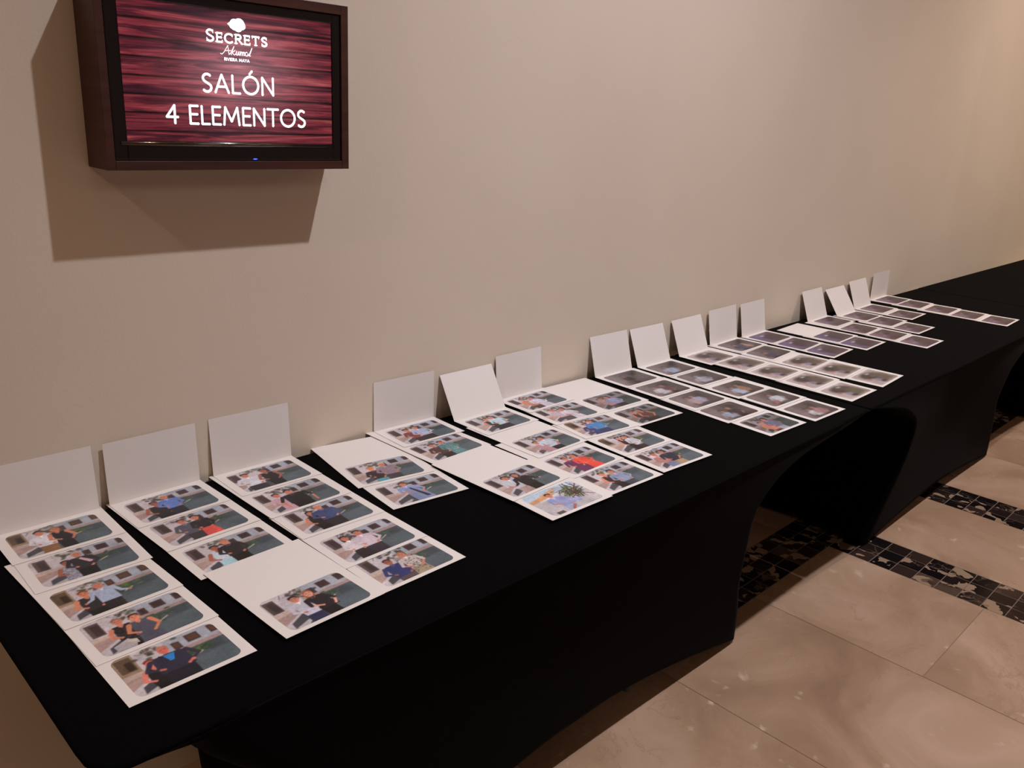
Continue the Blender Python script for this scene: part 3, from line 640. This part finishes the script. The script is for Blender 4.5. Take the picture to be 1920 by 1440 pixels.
# what each print shows: background, then (left figure, right figure) as keyword sets
def P(u, h, top, **k): return dict(u=u, h=h, top=top, **k)
PICS = {
 'A1': ('warm', [P(.50, .80, W, bottom=(140, 100, 62), w=.34), P(.76, .79, BK, hair=BL, long=True, sleeve=False, lean=.06)]),
 'A2': ('court', [P(.50, .60, (146, 144, 158), hair=(60, 36, 28), sleeve=False, skin=SKD, dress=True, pattern=(200, 200, 208)), P(.72, .80, (38, 36, 44), hair=(176, 160, 150), w=.36)]),
 'A3': ('warm', [P(.42, .70, (44, 40, 44), hair=(150, 70, 46), sleeve=False, skin=SKO, w=.36), P(.68, .80, (176, 188, 214), bottom=(40, 34, 38), hair=(150, 140, 140), w=.34, pose='out')]),
 'A4': ('court', [P(.48, .76, BK, hair=(150, 110, 100), sleeve=False, w=.34, pattern=(90, 88, 92)), P(.72, .72, (84, 84, 98), hair=(70, 44, 34), sleeve=False, skin=SKO, w=.34, dress=True)]),
 'A5': ('warm', [P(.42, .62, (30, 24, 30), hair=(126, 52, 44), skin=(226, 128, 112), sleeve=False, w=.32), P(.68, .80, (48, 46, 66), bottom=(30, 28, 40), hair=(196, 120, 104), skin=(214, 112, 98), w=.56)]),
 'B1': ('court', [P(.48, .68, BK, hair=(70, 46, 36), sleeve=False, skin=SKD, w=.42), P(.74, .84, (100, 128, 196), bottom=(36, 32, 40), hair=(190, 176, 166), w=.34)]),
 'B2': ('court', [P(.54, .80, (84, 84, 98), bottom=(60, 52, 56), hair=(60, 40, 34), w=.38), P(.80, .80, (40, 32, 36), bottom=(226, 84, 78), w=.30, dress=True)]),
 'B3': ('court', [P(.50, .74, (198, 208, 220), bottom=(170, 208, 218), hair=(44, 28, 26), sleeve=False, skin=SKD, w=.36, dress=True), P(.74, .84, (40, 32, 36), hair=(168, 112, 96), w=.38)]),
 'B4': ('court', [P(.50, .74, (204, 202, 216), bottom=(42, 46, 74), w=.36, lean=.06), P(.76, .74, (36, 28, 34), hair=(170, 96, 54), long=True, skin=(226, 160, 140), w=.32, lean=.1)]),
 'C1': ('court', [P(.34, .78, (216, 214, 222), bottom=(48, 42, 50), w=.46), P(.76, .78, BK, hair=(90, 44, 36), skin=SKD, sleeve=False, w=.36)]),
 'C2': ('court', [P(.42, .72, (202, 160, 172), hair=(60, 34, 30), w=.34, dress=True), P(.70, .74, (32, 28, 34), hair=(50, 34, 34), w=.50, pose='down')]),
 'C3': ('court', [P(.48, .72, (34, 26, 30), hair=(44, 26, 26), long=True, sleeve=False, w=.36), P(.74, .86, (62, 74, 116), bottom=(40, 34, 40), hair=(196, 150, 136), w=.44)]),
 'C4': ('court', [P(.44, .80, (216, 206, 208), bottom=(40, 32, 38), hair=(54, 32, 32), long=True, w=.32, dress=True), P(.74, .84, (208, 190, 200), bottom=(52, 44, 54), hair=(56, 38, 34), w=.40)]),
 'C5': ('court', [P(.50, .66, (44, 54, 106), bottom=(92, 74, 72), hair=(70, 44, 38), w=.44, skin=SKD), P(.84, .72, (210, 196, 190), bottom=(168, 150, 122), hair=(150, 110, 84), w=.34, dress=True, pattern=(60, 50, 44))]),
 'D1': ('court', [P(.50, .68, (52, 40, 44), bottom=(84, 160, 176), hair=(180, 120, 70), skin=SKO, w=.34), P(.82, .78, (146, 126, 138), hair=(200, 180, 170), w=.40)]),
 'D2': ('court', [P(.60, .84, (140, 154, 196), bottom=(128, 142, 176), hair=(44, 30, 28), w=.40, lean=.1, dress=True)]),
 'E1': ('court', [P(.50, .76, (128, 62, 56), bottom=(50, 34, 36), hair=(52, 30, 28), w=.34), P(.78, .80, (178, 184, 212), bottom=(46, 38, 42), w=.38)]),
 'E2': ('court', [P(.52, .76, (84, 58, 54), hair=(90, 60, 50), w=.42), P(.82, .78, (86, 132, 138), hair=(60, 50, 40), w=.34, pattern=(150, 190, 150), dress=True)]),
 'E3': ('court', [P(.52, .80, (196, 198, 208), bottom=(180, 150, 144), w=.42), P(.80, .78, BK, hair=(44, 28, 26), long=True, w=.38, pose='out')]),
 'E4': ('beach', []),
 'F1': ('court', [P(.54, .76, (40, 34, 40), hair=(80, 54, 44), sleeve=False, w=.36), P(.76, .80, (186, 210, 220), bottom=(34, 28, 36), w=.36)]),
 'F2': ('court', [P(.48, .60, (178, 138, 146), hair=(44, 30, 32), w=.40, dress=True), P(.76, .74, (190, 200, 212), bottom=(30, 28, 34), w=.40)]),
 'F3': ('court', [P(.50, .76, (104, 48, 84), hair=(96, 44, 44), w=.38, dress=True), P(.78, .76, (226, 78, 62), hair=(196, 110, 90), w=.36, lean=.08, dress=True)]),
 'F4': ('court', [P(.52, .76, (52, 36, 40), hair=(60, 30, 28), sleeve=False, skin=SKO, w=.34), P(.80, .74, (148, 160, 186), hair=(60, 44, 42), w=.40)]),
 'G1': ('court', [P(.42, .76, (196, 128, 104), hair=(84, 44, 38), sleeve=False, w=.30), P(.68, .72, (204, 200, 214), hair=(90, 60, 50), w=.36, lean=.08, dress=True)]),
 'G2': ('court', [P(.50, .80, (196, 172, 178), hair=(160, 100, 88), w=.36), P(.78, .72, (212, 204, 214), hair=(150, 96, 84), w=.34, lean=.08, dress=True)]),
 'G3': ('warm', [P(.50, .66, (58, 62, 112), hair=(110, 50, 46), w=.42, dress=True), P(.74, .80, (72, 132, 188), bottom=(44, 56, 92), hair=(50, 34, 36), w=.46)]),
 'G4': ('warm', [P(.56, .78, (34, 26, 30), hair=(34, 22, 24), long=True, skin=(220, 150, 130), sleeve=False, w=.30), P(.76, .76, (206, 204, 212), bottom=(50, 38, 40), w=.26)]),
 'G5': ('court', [P(.46, .72, (176, 122, 116), bottom=(118, 124, 152), hair=(150, 80, 66), w=.34, dress=True), P(.74, .76, (38, 40, 60), bottom=(168, 140, 110), w=.40)]),
 'H1': ('dimc', [P(.50, .74, (190, 140, 140), hair=(140, 84, 70), w=.30), P(.76, .76, (150, 156, 192), bottom=(34, 30, 38), w=.44)]),
 'H2': ('dimc', [P(.50, .74, (66, 46, 44), hair=(130, 80, 62), sleeve=False, w=.34), P(.76, .74, (92, 62, 54), hair=(150, 84, 64), sleeve=False, w=.36)]),
 'I1': ('brown', [P(.62, .72, (54, 38, 40), hair=(30, 22, 24), skin=SKD, w=.26)]),
 'I2': ('brown', [P(.52, .66, (210, 206, 216), hair=(120, 66, 56), w=.44), P(.88, .70, (120, 64, 66), w=.26)]),
 'I3': ('brown', [P(.50, .70, (200, 150, 150), w=.26), P(.76, .74, (168, 166, 200), w=.40)]),
 'I4': ('brown', [P(.50, .58, (160, 176, 208), w=.44), P(.88, .68, (60, 46, 50), w=.36)]),
 'I5': ('dimc', [P(.50, .62, (214, 130, 104), sleeve=False, skin=SKO, w=.34), P(.80, .74, (112, 110, 136), bottom=(180, 180, 190), w=.40)]),
 'J1': ('brown', [P(.56, .64, (154, 178, 216), w=.52)]), 'J2': ('brown', [P(.60, .66, (176, 172, 190), w=.54, skin=(200, 190, 198))]),
 'J3': ('brown', [P(.56, .64, (158, 180, 214), w=.46), P(.92, .72, (180, 116, 76), w=.26)]), 'J4': ('brown', [P(.52, .44, (176, 96, 92), w=.3), P(.80, .70, (206, 210, 224), w=.44)]),
 'J5': ('brown', [P(.60, .56, (210, 204, 210), w=.34), P(.92, .60, (190, 120, 124), w=.40)]),
 'K1': ('bush', []), 'K2': ('bush', []), 'K3': ('bush', []), 'K4': ('bush', []), 'K5': ('bush', []),
 'L1': ('brown', [P(.50, .60, (62, 68, 104), w=.44), P(.98, .56, (206, 132, 96), w=.2)]), 'L2': ('brown', [P(.56, .56, (70, 66, 96), w=.56)]), 'L3': ('bush', []), 'L4': ('bush', []), 'L5': ('bush', []),
 'M1': ('purple', []), 'M2': ('purple', []), 'M3': ('purple', []), 'N1': ('purple', []), 'N2': ('purple', []),
}
PW, PH = .164, .110            # print size
PANEL = .135; TH = .0004
def paint(key, nu, nv):
    rng = np.random.default_rng(sum(ord(c) * (i * 97 + 13) for i, c in enumerate(key)))
    p = Pic(nu, nv); kind, people = PICS.get(key, ('dusk', []))
    if kind in ('warm', 'court', 'dimc'):
        court(p, rng, kind == 'warm', .78 if kind == 'dimc' else 1.0, rng.uniform(-.03, .03))
        for q in people:
            q = dict(q); 
            if 'pattern' in q: q['rng'] = rng
            person(p, **q)
        if kind == 'dimc': p.c *= .92; p.blur(1)
        if nv > 60: p.blur(1)
        if key == 'A5':
            p.poly([(.62, .66), (.78, .66), (.72, .50), (.66, .50)], (44, 136, 214)); p.poly([(.56, .70), (.62, .66), (.58, .56)], (36, 34, 52)); p.ell(.92, .34, .035, .03, (214, 112, 98))
        if key == 'A4': p.poly([(.18, .16), (.42, .26), (.5, .12), (.44, -.05), (.2, -.05)], (176, 170, 172)); p.poly([(.40, .24), (.52, .18), (.52, .06), (.42, .1)], (196, 186, 172))
        if key == 'D2': p.poly([(.62, .62), (.67, .62), (.86, .10), (.76, .10)], (50, 40, 48))
        if key == 'A2': p.cap((.74, .62), (.84, .46), .03, .04, (212, 168, 180))
    elif kind == 'beach':
        p.fill((196, 206, 216)); p.rect(-.1, .78, 1.6, 1.2, (184, 204, 220), 1, 10)
        p.poly([(-.1, .60), (-.1, .72), (.7, .84), (.8, .74), (.4, .66)], (206, 150, 104), 1, 3); p.poly([(.3, .8), (.9, .96), (1.1, .9), (.5, .76)], (214, 160, 120), .9, 4)
        p.poly([(-.1, -.1), (-.1, .58), (.8, .66), (1.6, .5), (1.6, -.1)], (196, 188, 190), 1, 2)
        for i in range(70): p.cap((1.16 + rng.normal(0, .16), .60 + rng.normal(0, .18)), (1.16 + rng.normal(0, .2), .58 + rng.normal(0, .2)), .014, .006, (50 + rng.uniform(-20, 60), 48 + rng.uniform(-16, 50), 40), .8)
        p.ell(.98, .86, .12, .08, (170, 184, 196), .9, 2); p.rect(.14, -.05, .34, .10, (84, 76, 76))
        person(p, .58, .74, (150, 156, 200), bottom=(170, 176, 206), w=.38, lean=.10); p.cap((.74, .14), (.6, .02), .035, .03, (176, 110, 96)); p.cap((.74, .34), (1.0, .26), .09, .07, (156, 162, 204))
    elif kind == 'brown':
        p.fill((110, 88, 90)); p.poly([(-.1, -.1), (-.1, 1.1), (.5, 1.1), (.35, -.1)], (142, 120, 120), 1, 14); p.poly([(-.1, .1), (-.1, .5), (.45, .42), (.45, .3)], (160, 124, 118), .8, 5)
        p.rect(.85, .35, 1.7, 1.1, (92, 78, 72), .9, 10); p.rect(.3, -.1, 1.7, .22, (80, 58, 60), .9, 10); p.rect(1.0, .62, 1.22, .84, (60, 46, 48), .8, 4)
        for q in people: person(p, **q)
        g_ = p.c.mean(2, keepdims=True); p.c = (g_ + (p.c - g_) * .62) * .9; p.blur(4)
    else: haze(p, rng, kind)
    if kind in ('bush', 'purple', 'dusk'): p.blur(1)
    # folds and uneven tones, as in any print
    k = rng.standard_normal((7, 9)); gy = np.linspace(0, 5.99, nv); gx = np.linspace(0, 7.99, nu); iy = gy.astype(int); ix = gx.astype(int); ty = (gy - iy)[:, None]; tx = (gx - ix)[None, :]
    low = k[iy][:, ix] * (1 - ty) * (1 - tx) + k[iy + 1][:, ix] * ty * (1 - tx) + k[iy][:, ix + 1] * (1 - ty) * tx + k[iy + 1][:, ix + 1] * ty * tx
    st = rng.standard_normal((nv, nu))
    for _ in range(3): st = (st + np.roll(st, 1, 0) + np.roll(st, -1, 0) + np.roll(st, 1, 1) + np.roll(st, 2, 1) * .5) / 3.2
    p.c *= np.clip(1 + low * .05 + st / (st.std() + 1e-9) * .025, .7, 1.3)[..., None]
    p.noise(2.2, rng)
    return np.clip(p.c, 4, 250)
def curl(v, a): return a * v * v            # v = distance from the hinge towards the front, 0..1
def leaf_mesh(name, w, h, amp, seg=10):
    """thin sheet lying from its hinge (y=0) to y=-h"""
    V, Fc = [], []
    for k, dz in ((0, TH), (1, 0.0)):
        for j in range(seg + 1):
            t = j / seg
            for sx in (-1, 1): V.append((sx * w / 2, -h * t, dz + curl(t, amp)))
    n = 2 * (seg + 1)
    for j in range(seg):
        a = 2 * j; Fc.append((a, a + 2, a + 3, a + 1)); Fc.append((n + a, n + a + 1, n + a + 3, n + a + 2))
        Fc.append((a, n + a, n + a + 2, a + 2)); Fc.append((a + 1, a + 3, n + a + 3, n + a + 1))
    Fc.append((0, 1, n + 1, n)); e = 2 * seg; Fc.append((e, n + e, n + e + 1, e + 1))
    return mesh(name, V, Fc)
def print_mesh(key, w, amp, nu, nv):
    pw = PW * w / .2; x0, y1, y0 = -pw / 2, -.0155, -.0155 - PH
    R = .0130; V = []
    for j in range(nv):
        for i in range(nu):
            x = x0 + pw * i / (nu - 1); y = y0 + PH * j / (nv - 1)
            cx = min(max(x, x0 + R), x0 + pw - R); cy = min(max(y, y0 + R), y1 - R); dx, dy = x - cx, y - cy; L = math.hypot(dx, dy)
            if L > R and abs(dx) > 1e-9 and abs(dy) > 1e-9: x, y = cx + dx / L * R, cy + dy / L * R
            V.append((x, y, TH + .00006 + curl(-y / PANEL, amp)))
    Fc = [(j * nu + i, j * nu + i + 1, (j + 1) * nu + i + 1, (j + 1) * nu + i) for j in range(nv - 1) for i in range(nu - 1)]
    me = mesh('photo_print', V, Fc)
    c = paint(key, nu, nv).reshape(-1, 3) / 255.0
    c = np.where(c <= .04045, c / 12.92, ((c + .055) / 1.055) ** 2.4)
    at = me.color_attributes.new('Col', 'FLOAT_COLOR', 'POINT')
    at.data.foreach_set('color', np.concatenate([c, np.ones((len(c), 1))], 1).astype(np.float32).ravel())
    for p in me.polygons: p.use_smooth = True
    return me

LABELS = {
 'A1': 'leftmost folder at the wall, standing blank cover, man in white shirt beside blond woman',
 'A2': 'second folder of the leftmost column, woman in grey pattern dress with man in black jacket',
 'A3': 'third folder of the leftmost column, woman in black with man in pale blue shirt',
 'A4': 'fourth folder of the leftmost column, two women in black and grey, white table corner',
 'A5': 'front folder of the leftmost column, large man in navy suit and bright blue shirt',
 'B1': 'second column, wall folder with standing cover, man in black and man in blue shirt',
 'B2': 'second column, folder with man in grey suit and woman in red skirt',
 'B3': 'second column, folder with woman in pale blue white dress and man in black',
 'B4': 'second column, front folder with blank cover lying flat, bearded man and long haired woman',
 'C1': 'third column, wall folder with standing cover, man in white T-shirt and woman in black',
 'C2': 'third column, folder with woman in pink dress and man in black bending',
 'C3': 'third column, folder with woman in black dress and taller man in navy shirt',
 'C4': 'third column, folder with woman in white top and man in pale pink shirt',
 'C5': 'third column, front folder with person in deep navy shirt and patterned skirt',
 'D1': 'turned folder with flat blank cover touching the wall, man in mauve shirt',
 'D2': 'turned folder showing a single man in light blue robe and dark tie',
 'E1': 'fifth column, wall folder with standing greyish cover, brown red top and pale blue shirt',
 'E2': 'fifth column, folder half covered in front, man in brown and woman in teal pattern',
 'E3': 'fifth column, folder with large flat blank cover, man in white shirt and woman in black',
 'E4': 'front folder of the fifth column, beach picture with palms and pale blue clothes',
 'F1': 'sixth column, folder with tilted standing cover in front of a greyer one, cyan shirt',
 'F2': 'sixth column, folder with flat cover, woman in pink dress and man in white shirt',
 'F3': 'sixth column, folder with purple dress beside red orange dress',
 'F4': 'sixth column, front folder with woman in dark top and man in grey blue shirt',
 'G1': 'seventh column, wall folder with upright greyish cover, woman in white dress',
 'G2': 'seventh column, second folder from the wall, pair in pale pink and white',
 'G3': 'seventh column, folder with man in bright blue shirt beside navy dress',
 'G4': 'seventh column, folder with long haired woman in black dress',
 'G5': 'seventh column, front folder with man in dark navy shirt and khaki trousers',
 'H1': 'eighth column, wall folder with flat blank cover, man in lavender blue shirt',
 'H2': 'eighth column, front folder with two women in dark brown tops',
 'I1': 'ninth column, wall folder with standing cover, thin dark figure on brown',
 'I2': 'ninth column, second from the wall, blurred white shirt beside dark red',
 'I3': 'ninth column, third from the wall, blurred lavender shirt on brown',
 'I4': 'ninth column, fourth from the wall, pale blue blur beside dark figure',
 'I5': 'ninth column, front folder, orange skin figure beside grey blue shirt',
 'J1': 'tenth column, wall folder with standing cover, light blue jacket blur',
 'J2': 'tenth column, second from the wall, pale lavender blurred figure',
 'J3': 'tenth column, third from the wall, light blue shirt beside orange blur',
 'J4': 'tenth column, fourth from the wall, white shirt over red brown figure',
 'J5': 'tenth column, front folder, thin white figure beside pink blur',
 'K1': 'eleventh column, wall folder with standing cover and faded garden picture',
 'K2': 'eleventh column, second from the wall, faded garden picture with dark bush',
 'K3': 'eleventh column, middle folder, faded garden picture with dark bush',
 'K4': 'eleventh column, fourth from the wall, faded garden picture with dark bush',
 'K5': 'eleventh column, front folder at the table edge, faded garden picture',
 'L1': 'twelfth column, wall folder with standing cover, dark blue figure and orange patch',
 'L2': 'twelfth column, second from the wall, dark blue shape on brown',
 'L3': 'twelfth column, middle folder, pale rimmed garden picture',
 'L4': 'twelfth column, fourth from the wall, pale rimmed garden picture',
 'L5': 'twelfth column, front folder at the table edge, pale rimmed garden picture',
 'M1': 'thirteenth column, wall folder with standing cover, violet picture with white speck',
 'M2': 'thirteenth column, middle folder, violet picture with white speck',
 'M3': 'thirteenth column, front folder, violet picture with white speck',
 'N1': 'fourteenth column, folder with flat blank cover beside a gap, violet picture',
 'N2': 'fourteenth column, front folder of only two, violet picture',
 'O1': 'fifteenth column, wall folder with standing cover right of the flat blank cover',
 'O2': 'fifteenth column, second from the wall, dim violet brown picture',
 'O3': 'fifteenth column, third from the wall, dim violet brown picture',
 'O4': 'fifteenth column, front folder, dim violet brown picture',
 'P1': 'sixteenth column, wall folder with the most tilted standing cover',
 'P2': 'sixteenth column, middle folder of three, dim violet picture',
 'P3': 'sixteenth column, front folder of three, dim violet picture',
 'Q1': 'seventeenth column, wall folder with standing cover, column of only two',
 'Q2': 'seventeenth column, front folder of only two, dim violet picture',
 'R1': 'rightmost column, wall folder with shaded upright cover, farthest from the screen',
 'R2': 'rightmost column, second from the wall, dim brown picture',
 'R3': 'rightmost column, middle of five, dim brown picture',
 'R4': 'rightmost column, fourth from the wall, dim brown picture',
 'R5': 'rightmost column, front folder at the table edge, dim brown picture',
}

cols = {}
for r in CARDS: cols.setdefault(r[0][0], []).append(r)
rnd = random.Random(4)
for ci, (cn, L) in enumerate(cols.items()):
    zi = {}
    n = len(L)
    for i, r in enumerate(L): zi[r[0]] = n - 1 - i
    # folders laid on top of the one behind them
    for top_ in ('B4', 'E3'):
        if top_ in zi:
            i = int(top_[1]) - 1
            for r in L[i:]: zi[r[0]] = n + (len(L) - 1 - L.index(r))
    for r in L:
        key, x, y, ang, w, state, lean = r
        a = math.radians(ang); z = TOP + .0012 + zi[key] * .0009 + (.0002 if ci % 2 else 0) + (.002 if cn in 'EG' else 0)
        hx, hy = x - math.sin(a) * PANEL, y + math.cos(a) * PANEL
        amp = rnd.uniform(.0003, .0016) if zi[key] == 0 or int(key[1]) == n else rnd.uniform(.0001, .0007)
        t = empty('photo_folder', (hx, hy, z), LABELS[key], 'photo folder', 'open photo folders laid out on the tables', a)
        new_obj('base_leaf', leaf_mesh('base_leaf', w, PANEL, amp), M_paper, t)
        res = {'A': 1, 'B': 1, 'C': 1, 'D': 1, 'E': 1, 'F': .9, 'G': .9, 'H': .8}.get(cn, .5)
        nu, nv = int(150 * res), int(100 * res)
        new_obj('photo_print', print_mesh(key, w, amp, nu, nv), M_print, t)
        cv = new_obj('cover_leaf', leaf_mesh('cover_leaf', w, PANEL, 0.0), M_paper, t)
        # the cover leaf is the same sheet folded over the hinge
        if state == 'up': cv.rotation_euler = (math.radians(-90 - lean), 0, 0); cv.location = (0, TH, 0)
        else: cv.rotation_euler = (math.pi, 0, 0); cv.location = (0, 0, TH)
